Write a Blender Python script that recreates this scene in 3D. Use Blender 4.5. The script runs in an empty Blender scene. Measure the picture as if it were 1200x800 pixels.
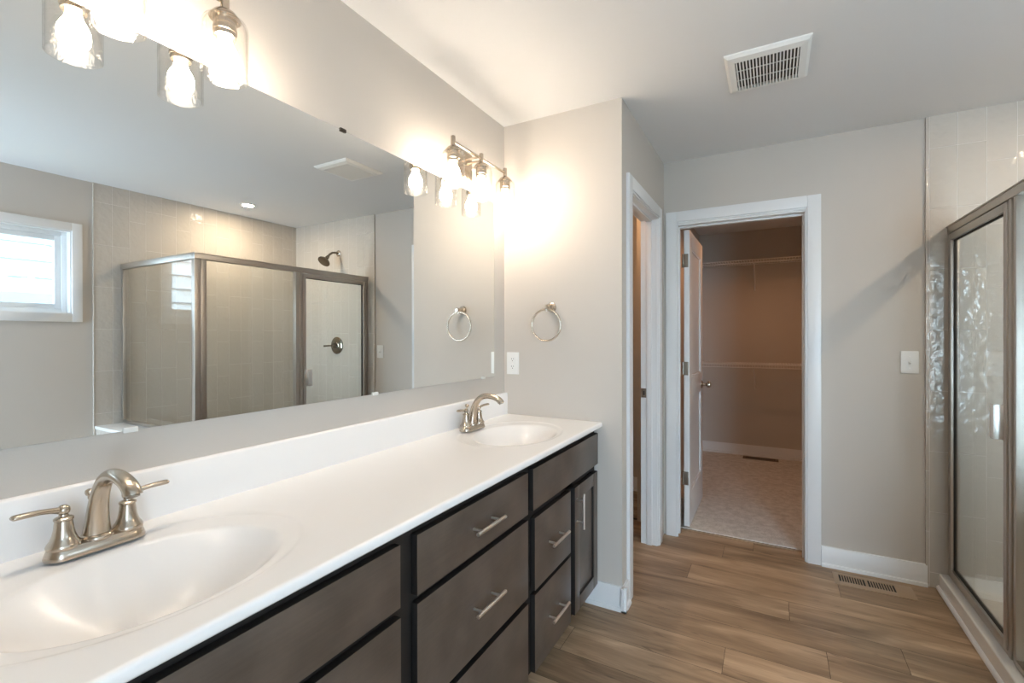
import bpy, bmesh, math, random
from mathutils import Vector, Matrix

random.seed(7)
SC = bpy.context.scene
COL = SC.collection
PI = math.pi

# ------------------------------------------------------------------ camera
cam_data = bpy.data.cameras.new('camera')
cam = bpy.data.objects.new('camera', cam_data)
COL.objects.link(cam)
cam_data.sensor_width = 36.0
cam_data.lens = 546.53 / 1200 * 36.0
cam_data.shift_y = -5.61 / 1200
cam_data.clip_start = 0.02
yaw, pitch, roll = math.radians(29.129), math.radians(-0.107), math.radians(-0.098)
cam.matrix_world = (Matrix.Translation((1.2705, 0.0, 1.3072)) @ Matrix.Rotation(yaw, 4, 'Z')
                    @ Matrix.Rotation(PI / 2 + pitch, 4, 'X') @ Matrix.Rotation(roll, 4, 'Z'))
SC.camera = cam

# ------------------------------------------------------------------ colour management / sampling
SC.view_settings.view_transform = 'Standard'
SC.view_settings.look = 'None'
SC.view_settings.gamma = 1.0
SC.view_settings.use_curve_mapping = False
SC.view_settings.exposure = 1.08
cy = SC.cycles
cy.max_bounces = 12
cy.diffuse_bounces = 6
cy.glossy_bounces = 8
cy.transmission_bounces = 8
cy.transparent_max_bounces = 24
cy.sample_clamp_indirect = 6.0
cy.caustics_reflective = False
cy.caustics_refractive = False

# ------------------------------------------------------------------ world and lights
BULB = 64.0          # emission of the vanity bulbs
world = bpy.data.worlds.new('world')
SC.world = world
world.use_nodes = True
bg = world.node_tree.nodes['Background']
bg.inputs['Color'].default_value = (0.72, 0.86, 1.0, 1)
bg.inputs['Strength'].default_value = 5.6


def lamp(name, kind, loc, energy, color, size=None, size_y=None, rot=(0, 0, 0), spot=None, radius=None):
    d = bpy.data.lights.new(name, kind)
    d.energy = energy
    d.color = color
    if kind == 'AREA':
        d.shape = 'RECTANGLE'
        d.size = size
        d.size_y = size_y
    if spot:
        d.spot_size = spot
        d.spot_blend = 0.6
    if radius is not None:
        d.shadow_soft_size = radius
    o = bpy.data.objects.new(name, d)
    o.location = loc
    o.rotation_euler = rot
    COL.objects.link(o)
    return o


# window portal (guides the sky light through the window)
po = lamp('window_portal', 'AREA', (3.21, 0.965, 1.764), 1.0, (1, 1, 1), 0.82, 0.58, rot=(0, PI / 2, PI))
po.rotation_euler = (PI / 2, 0, PI / 2)
po.data.cycles.is_portal = True
# added cool fill light, set in an invented doorway behind the camera
lamp('added_cool_fill', 'AREA', (2.61, -1.0, 1.05), 20.5, (0.52, 0.76, 1.0), 0.80, 1.95, rot=(PI / 2, 0, 0))
# shower downlight
dlamp = lamp('shower_downlight', 'AREA', (2.689, 2.409, 2.4335), 5.5, (1.0, 0.80, 0.58), 0.085, 0.085)
dlamp.data.shape = 'DISK'
# lights in the walk-in closet and in the toilet room (their lamps are outside the picture)
lamp('closet_ceiling_light', 'SPOT', (1.25, 4.30, 2.38), 10.0, (1.0, 0.48, 0.215), spot=math.radians(166), radius=0.02)
lamp('toilet_ceiling_light', 'POINT', (0.25, 2.9, 2.3), 3.0, (1.0, 0.58, 0.30), radius=0.06)

# ------------------------------------------------------------------ materials


def nt(name):
    m = bpy.data.materials.new(name)
    m.use_nodes = True
    t = m.node_tree
    return m, t, t.nodes['Principled BSDF']


def flat(name, col, rough=0.5, metal=0.0, spec=0.5, bump=0.0, bscale=200.0, coat=0.0):
    m, t, b = nt(name)
    b.inputs['Base Color'].default_value = (*col, 1)
    b.inputs['Roughness'].default_value = rough
    b.inputs['Metallic'].default_value = metal
    b.inputs['Specular IOR Level'].default_value = spec
    b.inputs['Coat Weight'].default_value = coat
    if bump:
        tc = t.nodes.new('ShaderNodeTexCoord')
        n = t.nodes.new('ShaderNodeTexNoise')
        n.inputs['Scale'].default_value = bscale
        n.inputs['Detail'].default_value = 3
        bm_ = t.nodes.new('ShaderNodeBump')
        bm_.inputs['Strength'].default_value = bump
        bm_.inputs['Distance'].default_value = 0.002
        t.links.new(tc.outputs['Object'], n.inputs['Vector'])
        t.links.new(n.outputs['Fac'], bm_.inputs['Height'])
        t.links.new(bm_.outputs['Normal'], b.inputs['Normal'])
    return m


def brushed(name, col, rough=0.28, stretch=(3, 3, 60)):
    m, t, b = nt(name)
    b.inputs['Base Color'].default_value = (*col, 1)
    b.inputs['Metallic'].default_value = 1.0
    tc = t.nodes.new('ShaderNodeTexCoord')
    mp = t.nodes.new('ShaderNodeMapping')
    mp.inputs['Scale'].default_value = stretch
    n = t.nodes.new('ShaderNodeTexNoise')
    n.inputs['Scale'].default_value = 3
    n.inputs['Detail'].default_value = 3
    mr = t.nodes.new('ShaderNodeMapRange')
    mr.inputs['To Min'].default_value = rough - 0.03
    mr.inputs['To Max'].default_value = rough + 0.04
    t.links.new(tc.outputs['Object'], mp.inputs['Vector'])
    t.links.new(mp.outputs['Vector'], n.inputs['Vector'])
    t.links.new(n.outputs['Fac'], mr.inputs['Value'])
    t.links.new(mr.outputs['Result'], b.inputs['Roughness'])
    return m


def glass(name, tint=(0.97, 0.985, 0.975), ior=1.5, bump=0.0, gain=1.0, rough=0.0):
    m, t, b = nt(name)
    t.nodes.remove(b)
    out = t.nodes['Material Output']
    tr = t.nodes.new('ShaderNodeBsdfTransparent')
    tr.inputs['Color'].default_value = (*tint, 1)
    gl = t.nodes.new('ShaderNodeBsdfGlossy')
    gl.inputs['Roughness'].default_value = rough
    fr = t.nodes.new('ShaderNodeFresnel')
    # same reflectance on the way in and on the way out of the pane
    ge = t.nodes.new('ShaderNodeNewGeometry')
    io = t.nodes.new('ShaderNodeMapRange')
    io.inputs['To Min'].default_value = ior
    io.inputs['To Max'].default_value = 1.0 / ior
    t.links.new(ge.outputs['Backfacing'], io.inputs['Value'])
    t.links.new(io.outputs['Result'], fr.inputs['IOR'])
    mu = t.nodes.new('ShaderNodeMath')
    mu.operation = 'MULTIPLY'
    mu.use_clamp = True
    mu.inputs[1].default_value = gain
    mx = t.nodes.new('ShaderNodeMixShader')
    t.links.new(fr.outputs['Fac'], mu.inputs[0])
    t.links.new(mu.outputs[0], mx.inputs['Fac'])
    t.links.new(tr.outputs['BSDF'], mx.inputs[1])
    t.links.new(gl.outputs['BSDF'], mx.inputs[2])
    t.links.new(mx.outputs['Shader'], out.inputs['Surface'])
    if bump:
        tc = t.nodes.new('ShaderNodeTexCoord')
        v = t.nodes.new('ShaderNodeTexVoronoi')
        v.inputs['Scale'].default_value = 130
        bp = t.nodes.new('ShaderNodeBump')
        bp.inputs['Strength'].default_value = bump
        bp.inputs['Distance'].default_value = 0.003
        t.links.new(tc.outputs['Object'], v.inputs['Vector'])
        t.links.new(v.outputs['Distance'], bp.inputs['Height'])
        t.links.new(bp.outputs['Normal'], gl.inputs['Normal'])
        t.links.new(bp.outputs['Normal'], fr.inputs['Normal'])
    return m


def emitter(name, col, strength):
    m, t, b = nt(name)
    t.nodes.remove(b)
    e = t.nodes.new('ShaderNodeEmission')
    e.inputs['Color'].default_value = (*col, 1)
    e.inputs['Strength'].default_value = strength
    t.links.new(e.outputs['Emission'], t.nodes['Material Output'].inputs['Surface'])
    return m


def tile_mat(name, axis, origin_u, origin_z):
    """vertical glazed wall tile, 108 mm wide and 312 mm tall; axis 'X' for the back wall, 'Y' for the right wall"""
    m, t, b = nt(name)
    tc = t.nodes.new('ShaderNodeTexCoord')
    sp = t.nodes.new('ShaderNodeSeparateXYZ')
    cb = t.nodes.new('ShaderNodeCombineXYZ')
    t.links.new(tc.outputs['Object'], sp.inputs['Vector'])
    au = t.nodes.new('ShaderNodeMath'); au.operation = 'SUBTRACT'; au.inputs[1].default_value = origin_u
    az = t.nodes.new('ShaderNodeMath'); az.operation = 'SUBTRACT'; az.inputs[1].default_value = origin_z
    t.links.new(sp.outputs[axis], au.inputs[0])
    t.links.new(sp.outputs['Z'], az.inputs[0])
    t.links.new(az.outputs[0], cb.inputs['X'])
    t.links.new(au.outputs[0], cb.inputs['Y'])
    br = t.nodes.new('ShaderNodeTexBrick')
    br.offset = 0.33
    br.offset_frequency = 3
    br.squash = 1.0
    br.inputs['Scale'].default_value = 1.0
    br.inputs['Brick Width'].default_value = 0.3135
    br.inputs['Row Height'].default_value = 0.1085
    br.inputs['Mortar Size'].default_value = 0.0016
    br.inputs['Mortar Smooth'].default_value = 0.3
    br.inputs['Color1'].default_value = (0.545, 0.505, 0.450, 1)
    br.inputs['Color2'].default_value = (0.565, 0.525, 0.470, 1)
    br.inputs['Mortar'].default_value = (0.74, 0.71, 0.67, 1)
    t.links.new(cb.outputs['Vector'], br.inputs['Vector'])
    t.links.new(br.outputs['Color'], b.inputs['Base Color'])
    b.inputs['Roughness'].default_value = 0.04
    b.inputs['Specular IOR Level'].default_value = 0.5
    n = t.nodes.new('ShaderNodeTexNoise')
    n.inputs['Scale'].default_value = 27
    n.inputs['Detail'].default_value = 1.5
    t.links.new(tc.outputs['Object'], n.inputs['Vector'])
    inv = t.nodes.new('ShaderNodeMath'); inv.operation = 'MULTIPLY'; inv.inputs[1].default_value = -0.55
    t.links.new(br.outputs['Fac'], inv.inputs[0])
    ad = t.nodes.new('ShaderNodeMath'); ad.operation = 'ADD'
    t.links.new(n.outputs['Fac'], ad.inputs[0])
    t.links.new(inv.outputs[0], ad.inputs[1])
    bp = t.nodes.new('ShaderNodeBump')
    bp.inputs['Strength'].default_value = 1.0
    bp.inputs['Distance'].default_value = 0.0034
    t.links.new(ad.outputs[0], bp.inputs['Height'])
    t.links.new(bp.outputs['Normal'], b.inputs['Normal'])
    return m


def wood_floor():
    m, t, b = nt('wood_plank_floor')
    L = t.links.new
    at = t.nodes.new('ShaderNodeAttribute'); at.attribute_name = 'plank'
    tc = t.nodes.new('ShaderNodeTexCoord')
    of = t.nodes.new('ShaderNodeCombineXYZ')
    mu = t.nodes.new('ShaderNodeMath'); mu.operation = 'MULTIPLY'; mu.inputs[1].default_value = 37.0
    L(at.outputs['Fac'], mu.inputs[0])
    L(mu.outputs[0], of.inputs['X']); L(mu.outputs[0], of.inputs['Z'])
    va = t.nodes.new('ShaderNodeVectorMath'); va.operation = 'ADD'
    L(tc.outputs['Object'], va.inputs[0]); L(of.outputs['Vector'], va.inputs[1])

    def noise(scale, vec, detail, dist=0.0):
        mp = t.nodes.new('ShaderNodeMapping'); mp.inputs['Scale'].default_value = vec
        n = t.nodes.new('ShaderNodeTexNoise'); n.inputs['Scale'].default_value = scale
        n.inputs['Detail'].default_value = detail; n.inputs['Distortion'].default_value = dist
        L(va.outputs['Vector'], mp.inputs['Vector']); L(mp.outputs['Vector'], n.inputs['Vector'])
        return n.outputs['Fac']
    broad = noise(1.0, (1.5, 9.0, 1.0), 6, 0.9)
    fine = noise(1.0, (5.0, 90.0, 1.0), 4, 0.4)
    knots = noise(1.0, (4.0, 26.0, 1.0), 3, 1.4)
    r1 = t.nodes.new('ShaderNodeValToRGB')
    e = r1.color_ramp.elements
    e[0].position = 0.30; e[0].color = (0.200, 0.132, 0.080, 1)
    e[1].position = 0.70; e[1].color = (0.520, 0.370, 0.240, 1)
    k = e.new(0.5); k.color = (0.350, 0.240, 0.150, 1)
    L(broad, r1.inputs['Fac'])
    # fine grain
    r2 = t.nodes.new('ShaderNodeMapRange')
    r2.inputs['From Min'].default_value = 0.3; r2.inputs['From Max'].default_value = 0.7
    r2.inputs['To Min'].default_value = 0.86; r2.inputs['To Max'].default_value = 1.10
    L(fine, r2.inputs['Value'])
    mx = t.nodes.new('ShaderNodeVectorMath'); mx.operation = 'SCALE'
    L(r1.outputs['Color'], mx.inputs[0]); L(r2.outputs['Result'], mx.inputs['Scale'])
    # knots / dark checks
    r3 = t.nodes.new('ShaderNodeMapRange')
    r3.inputs['From Min'].default_value = 0.62; r3.inputs['From Max'].default_value = 0.74
    r3.inputs['To Min'].default_value = 1.0; r3.inputs['To Max'].default_value = 0.62
    L(knots, r3.inputs['Value'])
    mk = t.nodes.new('ShaderNodeVectorMath'); mk.operation = 'SCALE'
    L(mx.outputs['Vector'], mk.inputs[0]); L(r3.outputs['Result'], mk.inputs['Scale'])
    # plank to plank variation
    r4 = t.nodes.new('ShaderNodeMapRange')
    r4.inputs['To Min'].default_value = 0.88; r4.inputs['To Max'].default_value = 1.10
    L(at.outputs['Fac'], r4.inputs['Value'])
    mp4 = t.nodes.new('ShaderNodeVectorMath'); mp4.operation = 'SCALE'
    L(mk.outputs['Vector'], mp4.inputs[0]); L(r4.outputs['Result'], mp4.inputs['Scale'])
    # below the planks: dark core
    gt = t.nodes.new('ShaderNodeMath'); gt.operation = 'GREATER_THAN'; gt.inputs[1].default_value = -0.5
    L(at.outputs['Fac'], gt.inputs[0])
    fin = t.nodes.new('ShaderNodeMix'); fin.data_type = 'RGBA'
    fin.inputs['A'].default_value = (0.03, 0.02, 0.012, 1)
    L(gt.outputs[0], fin.inputs['Factor']); L(mp4.outputs['Vector'], fin.inputs['B'])
    L(fin.outputs['Result'], b.inputs['Base Color'])
    b.inputs['Roughness'].default_value = 0.42
    b.inputs['Specular IOR Level'].default_value = 0.35
    bp = t.nodes.new('ShaderNodeBump'); bp.inputs['Strength'].default_value = 0.12; bp.inputs['Distance'].default_value = 0.001
    L(fine, bp.inputs['Height']); L(bp.outputs['Normal'], b.inputs['Normal'])
    return m


def carpet_mat():
    m, t, b = nt('closet_carpet')
    L = t.links.new
    tc = t.nodes.new('ShaderNodeTexCoord')
    n = t.nodes.new('ShaderNodeTexNoise'); n.inputs['Scale'].default_value = 160; n.inputs['Detail'].default_value = 4
    n2 = t.nodes.new('ShaderNodeTexNoise'); n2.inputs['Scale'].default_value = 22; n2.inputs['Detail'].default_value = 4
    L(tc.outputs['Object'], n.inputs['Vector']); L(tc.outputs['Object'], n2.inputs['Vector'])
    ad = t.nodes.new('ShaderNodeMath'); ad.operation = 'ADD'
    L(n.outputs['Fac'], ad.inputs[0]); L(n2.outputs['Fac'], ad.inputs[1])
    r = t.nodes.new('ShaderNodeValToRGB')
    r.color_ramp.elements[0].position = 0.36; r.color_ramp.elements[0].color = (0.56, 0.535, 0.49, 1)
    r.color_ramp.elements[1].position = 0.62; r.color_ramp.elements[1].color = (0.80, 0.775, 0.73, 1)
    hv = t.nodes.new('ShaderNodeMath'); hv.operation = 'MULTIPLY'; hv.inputs[1].default_value = 0.5
    L(ad.outputs[0], hv.inputs[0]); L(hv.outputs[0], r.inputs['Fac'])
    L(r.outputs['Color'], b.inputs['Base Color'])
    b.inputs['Roughness'].default_value = 0.95
    b.inputs['Specular IOR Level'].default_value = 0.1
    bp = t.nodes.new('ShaderNodeBump'); bp.inputs['Strength'].default_value = 0.9; bp.inputs['Distance'].default_value = 0.006
    L(n.outputs['Fac'], bp.inputs['Height']); L(bp.outputs['Normal'], b.inputs['Normal'])
    return m


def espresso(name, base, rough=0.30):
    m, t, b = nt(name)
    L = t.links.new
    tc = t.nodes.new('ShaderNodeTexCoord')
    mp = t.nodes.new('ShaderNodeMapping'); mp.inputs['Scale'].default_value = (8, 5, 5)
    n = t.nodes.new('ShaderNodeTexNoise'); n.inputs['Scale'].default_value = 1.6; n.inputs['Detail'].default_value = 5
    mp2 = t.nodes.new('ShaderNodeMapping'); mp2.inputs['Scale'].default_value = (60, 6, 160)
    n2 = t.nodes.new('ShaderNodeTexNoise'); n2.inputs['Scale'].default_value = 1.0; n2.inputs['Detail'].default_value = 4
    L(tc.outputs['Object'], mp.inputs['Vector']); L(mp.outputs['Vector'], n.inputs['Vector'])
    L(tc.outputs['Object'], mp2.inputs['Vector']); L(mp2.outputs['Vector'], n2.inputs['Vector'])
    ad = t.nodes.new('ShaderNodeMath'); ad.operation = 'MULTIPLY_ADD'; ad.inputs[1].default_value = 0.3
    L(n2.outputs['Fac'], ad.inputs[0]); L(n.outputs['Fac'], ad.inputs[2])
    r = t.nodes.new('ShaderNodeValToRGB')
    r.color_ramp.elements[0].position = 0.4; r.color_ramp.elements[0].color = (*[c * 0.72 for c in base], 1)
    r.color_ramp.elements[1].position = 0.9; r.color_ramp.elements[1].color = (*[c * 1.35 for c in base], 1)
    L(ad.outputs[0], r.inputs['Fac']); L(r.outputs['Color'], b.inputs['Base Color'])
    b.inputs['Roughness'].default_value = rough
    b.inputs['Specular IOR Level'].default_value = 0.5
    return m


M = dict(
    wall=flat('greige_wall_paint', (0.560, 0.520, 0.472), 0.75, bump=0.15, bscale=350, spec=0.25),
    ceiling=flat('white_ceiling_paint', (0.75, 0.75, 0.75), 0.85, bump=0.15, bscale=250, spec=0.2),
    trim=flat('white_trim_paint', (0.76, 0.765, 0.765), 0.32, spec=0.4),
    counter=flat('white_cultured_marble', (0.89, 0.88, 0.87), 0.23, spec=0.45),
    acrylic=flat('white_shower_base', (0.74, 0.73, 0.70), 0.22),
    plate=flat('white_plastic', (0.80, 0.80, 0.78), 0.35),
    slot=flat('dark_slot', (0.02, 0.018, 0.015), 0.8),
    vent_slot=flat('vent_shadow_box', (0.16, 0.15, 0.14), 0.9),
    wood=wood_floor(), carpet=carpet_mat(),
    cab=espresso('espresso_stained_wood', (0.092, 0.069, 0.054)),
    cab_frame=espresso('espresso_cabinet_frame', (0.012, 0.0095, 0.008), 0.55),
    nickel=brushed('brushed_nickel', (0.52, 0.45, 0.37), 0.24),
    pull=flat('satin_nickel_pull', (0.88, 0.86, 0.83), 0.30, metal=1.0),
    frame=flat('satin_shower_frame', (0.52, 0.48, 0.435), 0.38, metal=1.0),
    bronze=flat('dark_polished_nickel', (0.26, 0.22, 0.17), 0.16, metal=1.0),
    mirror=flat('mirror_silver', (0.90, 0.915, 0.905), 0.0, metal=1.0),
    mirror_edge=flat('mirror_edge', (0.10, 0.11, 0.10), 0.25),
    clip=flat('clear_plastic_clip', (0.75, 0.75, 0.72), 0.15),
    clip_dark=flat('dark_metal_clip', (0.10, 0.09, 0.08), 0.3, metal=1.0),
    glass=glass('shower_glass', (0.975, 0.988, 0.980)),
    window_glass=glass('window_pane_glass', (0.96, 0.98, 0.98)),
    shade=glass('seeded_clear_glass', (0.985, 0.98, 0.97), bump=0.30, gain=1.15),
    bulb=emitter('warm_bulb_glow', (1.0, 0.845, 0.685), BULB),
    downlight=emitter('downlight_glow', (1.0, 0.86, 0.66), 14.0),
    tile_back=tile_mat('glazed_wall_tile_back', 'X', 1.8765, 0.078),
    tile_right=tile_mat('glazed_wall_tile_side', 'Y', 1.394, 0.108),
    register=flat('tan_painted_register', (0.36, 0.26, 0.17), 0.45),
    closet_register=flat('brown_register', (0.10, 0.06, 0.035), 0.5),
    wire=flat('white_vinyl_wire', (0.72, 0.70, 0.66), 0.35),
    vinyl=flat('white_window_vinyl', (0.80, 0.83, 0.85), 0.3),
    siding=flat('pale_lap_siding', (0.70, 0.74, 0.78), 0.7),
    roofing_and_shade=flat('blue_grey_shingles_and_shade', (0.16, 0.20, 0.26), 0.9, bump=0.6, bscale=40),
    ground=flat('winter_lawn', (0.16, 0.20, 0.09), 0.95, bump=0.6, bscale=30),
    dark_hole=flat('strike_recess', (0.05, 0.045, 0.04), 0.6),
    strike=flat('aged_nickel_plate', (0.30, 0.27, 0.23), 0.3, metal=1.0),
)

# ------------------------------------------------------------------ mesh helpers


class MB:
    def __init__(self):
        self.bm = bmesh.new()

    def _add(self, other):
        me = bpy.data.meshes.new('tmp')
        other.to_mesh(me)
        other.free()
        self.bm.from_mesh(me)
        bpy.data.meshes.remove(me)

    def box(self, x0, x1, y0, y1, z0, z1, bev=0.0, seg=2, rot=None, pivot=None):
        b = bmesh.new()
        bmesh.ops.create_cube(b, size=1.0)
        for v in b.verts:
            v.co = Vector(((x0 + x1) / 2 + v.co.x * (x1 - x0), (y0 + y1) / 2 + v.co.y * (y1 - y0),
                           (z0 + z1) / 2 + v.co.z * (z1 - z0)))
        if bev > 0:
            bmesh.ops.bevel(b, geom=list(b.edges), offset=bev, segments=seg, affect='EDGES', profile=0.6)
        if rot is not None:
            pv = Vector(pivot) if pivot else Vector(((x0 + x1) / 2, (y0 + y1) / 2, (z0 + z1) / 2))
            for v in b.verts:
                v.co = pv + rot @ (v.co - pv)
        self._add(b)
        return self

    def lathe(self, prof, origin, axis=(0, 0, 1), seg=32, sx=1.0, sy=1.0):
        """prof: list of (radius, height along axis)"""
        a = Vector(axis).normalized()
        q = Vector((0, 0, 1)).rotation_difference(a)
        o = Vector(origin)
        rings = []
        for r, h in prof:
            if r <= 1e-6:
                rings.append([self.bm.verts.new(o + q @ Vector((0, 0, h)))])
            else:
                rings.append([self.bm.verts.new(o + q @ Vector((r * sx * math.cos(2 * PI * k / seg),
                                                               r * sy * math.sin(2 * PI * k / seg), h)))
                              for k in range(seg)])
        for A, B in zip(rings, rings[1:]):
            for k in range(seg):
                k2 = (k + 1) % seg
                if len(A) == 1 and len(B) == 1:
                    continue
                if len(A) == 1:
                    self.bm.faces.new((A[0], B[k2], B[k]))
                elif len(B) == 1:
                    self.bm.faces.new((A[k], A[k2], B[0]))
                else:
                    self.bm.faces.new((A[k], A[k2], B[k2], B[k]))
        for R, rev in ((rings[0], True), (rings[-1], False)):
            if len(R) > 2:
                self.bm.faces.new(list(reversed(R)) if rev else R)
        return self

    def cyl(self, p, q, r, r2=None, seg=20):
        p, q = Vector(p), Vector(q)
        return self.lathe([(r, 0), (r if r2 is None else r2, (q - p).length)], p, q - p, seg)

    def tube(self, pts, rad, seg=16, closed=False, side=Vector((0, 1, 0)), wid=None):
        """sweep along pts. rad: number or list (in-plane half depth); wid: half width along `side` (list) for oval sections"""
        pts = [Vector(p) for p in pts]
        n = len(pts)
        rings = []
        for i, p in enumerate(pts):
            if closed:
                t = pts[(i + 1) % n] - pts[i - 1]
            else:
                t = pts[min(i + 1, n - 1)] - pts[max(i - 1, 0)]
            t.normalize()
            s = side - t * side.dot(t)
            if s.length < 1e-4:
                s = Vector((1, 0, 0)) - t * t.x
            s.normalize()
            u = t.cross(s)
            r = rad[i] if isinstance(rad, (list, tuple)) else rad
            w = wid[i] if wid is not None else r
            rings.append([self.bm.verts.new(p + s * (w * math.cos(2 * PI * k / seg)) + u * (r * math.sin(2 * PI * k / seg)))
                          for k in range(seg)])
        m = n if closed else n - 1
        for i in range(m):
            A, B = rings[i], rings[(i + 1) % n]
            for k in range(seg):
                k2 = (k + 1) % seg
                self.bm.faces.new((A[k], A[k2], B[k2], B[k]))
        if not closed:
            self.bm.faces.new(list(reversed(rings[0])))
            self.bm.faces.new(rings[-1])
        return self

    def prism(self, poly, axis, a, b):
        """extrude a 2D polygon along an axis ('x': poly is (y,z); 'y': poly is (x,z); 'z': poly is (x,y))"""
        def P(u, v, w):
            return {'x': (w, u, v), 'y': (u, w, v), 'z': (u, v, w)}[axis]
        A = [self.bm.verts.new(P(u, v, a)) for u, v in poly]
        B = [self.bm.verts.new(P(u, v, b)) for u, v in poly]
        n = len(poly)
        for i in range(n):
            self.bm.faces.new((A[i], A[(i + 1) % n], B[(i + 1) % n], B[i]))
        self.bm.faces.new(list(reversed(A)))
        self.bm.faces.new(B)
        return self

    def build(self, name, mat, parent=None, smooth=True, angle=35, kind=None):
        bmesh.ops.recalc_face_normals(self.bm, faces=list(self.bm.faces))
        if parent is not None:
            off = Vector(parent.get('_origin', (0, 0, 0)))
            for v in self.bm.verts:
                v.co -= off
        me = bpy.data.meshes.new(name)
        self.bm.to_mesh(me)
        self.bm.free()
        if isinstance(mat, (list, tuple)):
            for mm in mat:
                me.materials.append(mm)
        else:
            me.materials.append(mat)
        if smooth:
            me.shade_smooth()
            me.set_sharp_from_angle(angle=math.radians(angle))
        o = bpy.data.objects.new(name, me)
        COL.objects.link(o)
        if parent is not None:
            o.parent = parent
            o['_origin'] = tuple(parent.get('_origin', (0, 0, 0)))
        if kind:
            o['kind'] = kind
        return o


def thing(name, label, cat, loc, group=None):
    o = bpy.data.objects.new(name, None)
    o.empty_display_size = 0.05
    o.location = loc
    COL.objects.link(o)
    o['_origin'] = tuple(loc)
    o['label'] = label
    o['category'] = cat
    if group:
        o['group'] = group
    return o


def root_of(name, loc, kind='structure'):
    o = bpy.data.objects.new(name, None)
    o.location = loc
    COL.objects.link(o)
    o['_origin'] = tuple(loc)
    o['kind'] = kind
    return o


def copy_tree(o, dloc=(0, 0, 0), label=None, parent=None):
    c = o.copy()
    COL.objects.link(c)
    if parent is None:
        c.location = o.location + Vector(dloc)
        if label:
            c['label'] = label
    else:
        c.parent = parent
    for ch in [k for k in bpy.data.objects if k.parent == o]:
        copy_tree(ch, parent=c)
    return c


def structure(name, mb, mat, **kw):
    return mb.build(name, mat, kind='structure', **kw)


# ------------------------------------------------------------------ room dimensions (metres)
H = 2.44
YW = 2.194      # wall with the towel ring
XS = 0.647      # side wall of the toilet room
YB = 3.180      # back wall with the closet door
XT = 1.977      # edge of the shower tile on the back wall
XR = 3.107      # right wall (window and shower)
YN = -1.0       # wall behind the camera
CLY = 5.66      # closet back wall
WT = 0.098

# ------------------------------------------------------------------ shell
structure('wall_left', MB().box(-0.12, 0.0, YN - 0.12, 4.07, 0, H), M['wall'])
p = MB()
p.box(0.0, XS, YW, YW + WT, 0, H)
p.box(XS - WT, XS, YW + WT, 2.335, 0, H)
p.box(XS - WT, XS, 2.335, 2.985, 2.045, H)
p.box(XS - WT, XS, 2.985, YB, 0, H)
structure('wall_toilet_room', p, M['wall'], smooth=False)
p = MB()
p.box(XS - WT, 0.715, YB, YB + 0.12, 0, H)
p.box(0.715, 1.456, YB, YB + 0.12, 2.045, H)
p.box(1.456, XR + 0.12, YB, YB + 0.12, 0, H)
structure('wall_back', p, M['wall'], smooth=False)
# right wall with the window opening y .55-1.378, z 1.469-2.059
W0, W1, WZ0, WZ1 = 0.55, 1.378, 1.469, 2.059
p = MB()
p.box(XR, XR + 0.14, YN - 0.12, W0, 0, H)
p.box(XR, XR + 0.14, W1, YB, 0, H)
p.box(XR, XR + 0.14, W0, W1, 0, WZ0)
p.box(XR, XR + 0.14, W0, W1, WZ1, H)
structure('wall_right', p, M['wall'], smooth=False)
p = MB()
p.box(0.0, 2.19, YN - 0.12, YN, 0, H)
p.box(3.03, XR, YN - 0.12, YN, 0, H)
p.box(2.19, 3.03, YN - 0.12, YN, 2.06, H)  # above the opening added for the cool fill light
structure('wall_near', p, M['wall'], smooth=False)
structure('ceiling', MB().box(-0.12, XR + 0.14, YN - 0.12, CLY + 0.1, H, H + 0.1), M['ceiling'], smooth=False)
# closet and toilet room beyond
p = MB()
p.box(0.44, 0.55, YB + 0.12, CLY, 0, H)
structure('wall_closet_left', p, M['wall'], smooth=False)
structure('wall_closet_back', MB().box(0.44, 2.56, CLY, CLY + 0.1, 0, H), M['wall'], smooth=False)
structure('wall_closet_right', MB().box(2.45, 2.56, YB + 0.12, CLY, 0, H), M['wall'], smooth=False)
structure('wall_toilet_far', MB().box(0.0, 0.44, 3.95, 4.05, 0, H), M['wall'], smooth=False)

# ------------------------------------------------------------------ plank floor
PW = 0.173
rows = {}
joints = {11: 1.10, 12: 1.466, 13: 1.739, 14: 1.341, 15: 0.868, 16: 1.572}   # measured end joints
fb = bmesh.new()
vals = []
y0 = 1.965 - PW * 11      # = row 11 starts at 1.965
nrow0 = int((-1.1 - (1.965 - PW * 11)) // PW)


def quad(bm_, x0, x1, ya, yb, z, val):
    vs = [bm_.verts.new(c) for c in ((x0, ya, z), (x1, ya, z), (x1, yb, z), (x0, yb, z))]
    bm_.faces.new(vs)
    vals.append(val)


rr = random.Random(11)
for r in range(nrow0, 26):
    ya = y0 + r * PW
    yb = ya + PW
    if yb < YN - 0.12:
        continue
    ya_, yb_ = max(ya, YN - 0.12), min(yb, 4.05)
    if ya_ >= 4.05:
        break
    xl, xr = (-0.1, XR) if ya < 3.3 else (-0.1, 0.44)
    j = joints.get(r, rr.uniform(0.2, 1.3))
    x = j - 1.22 * 3
    while x < xr:
        a, b_ = max(x, xl), min(x + 1.22, xr)
        if b_ - a > 0.002:
            g = 0.0008
            top = min(yb_, 3.318) if xr > 1 else yb_
            quad(fb, a + g, b_ - g, ya_ + g, top - g, 0.0, rr.random())
        x += 1.22
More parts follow.
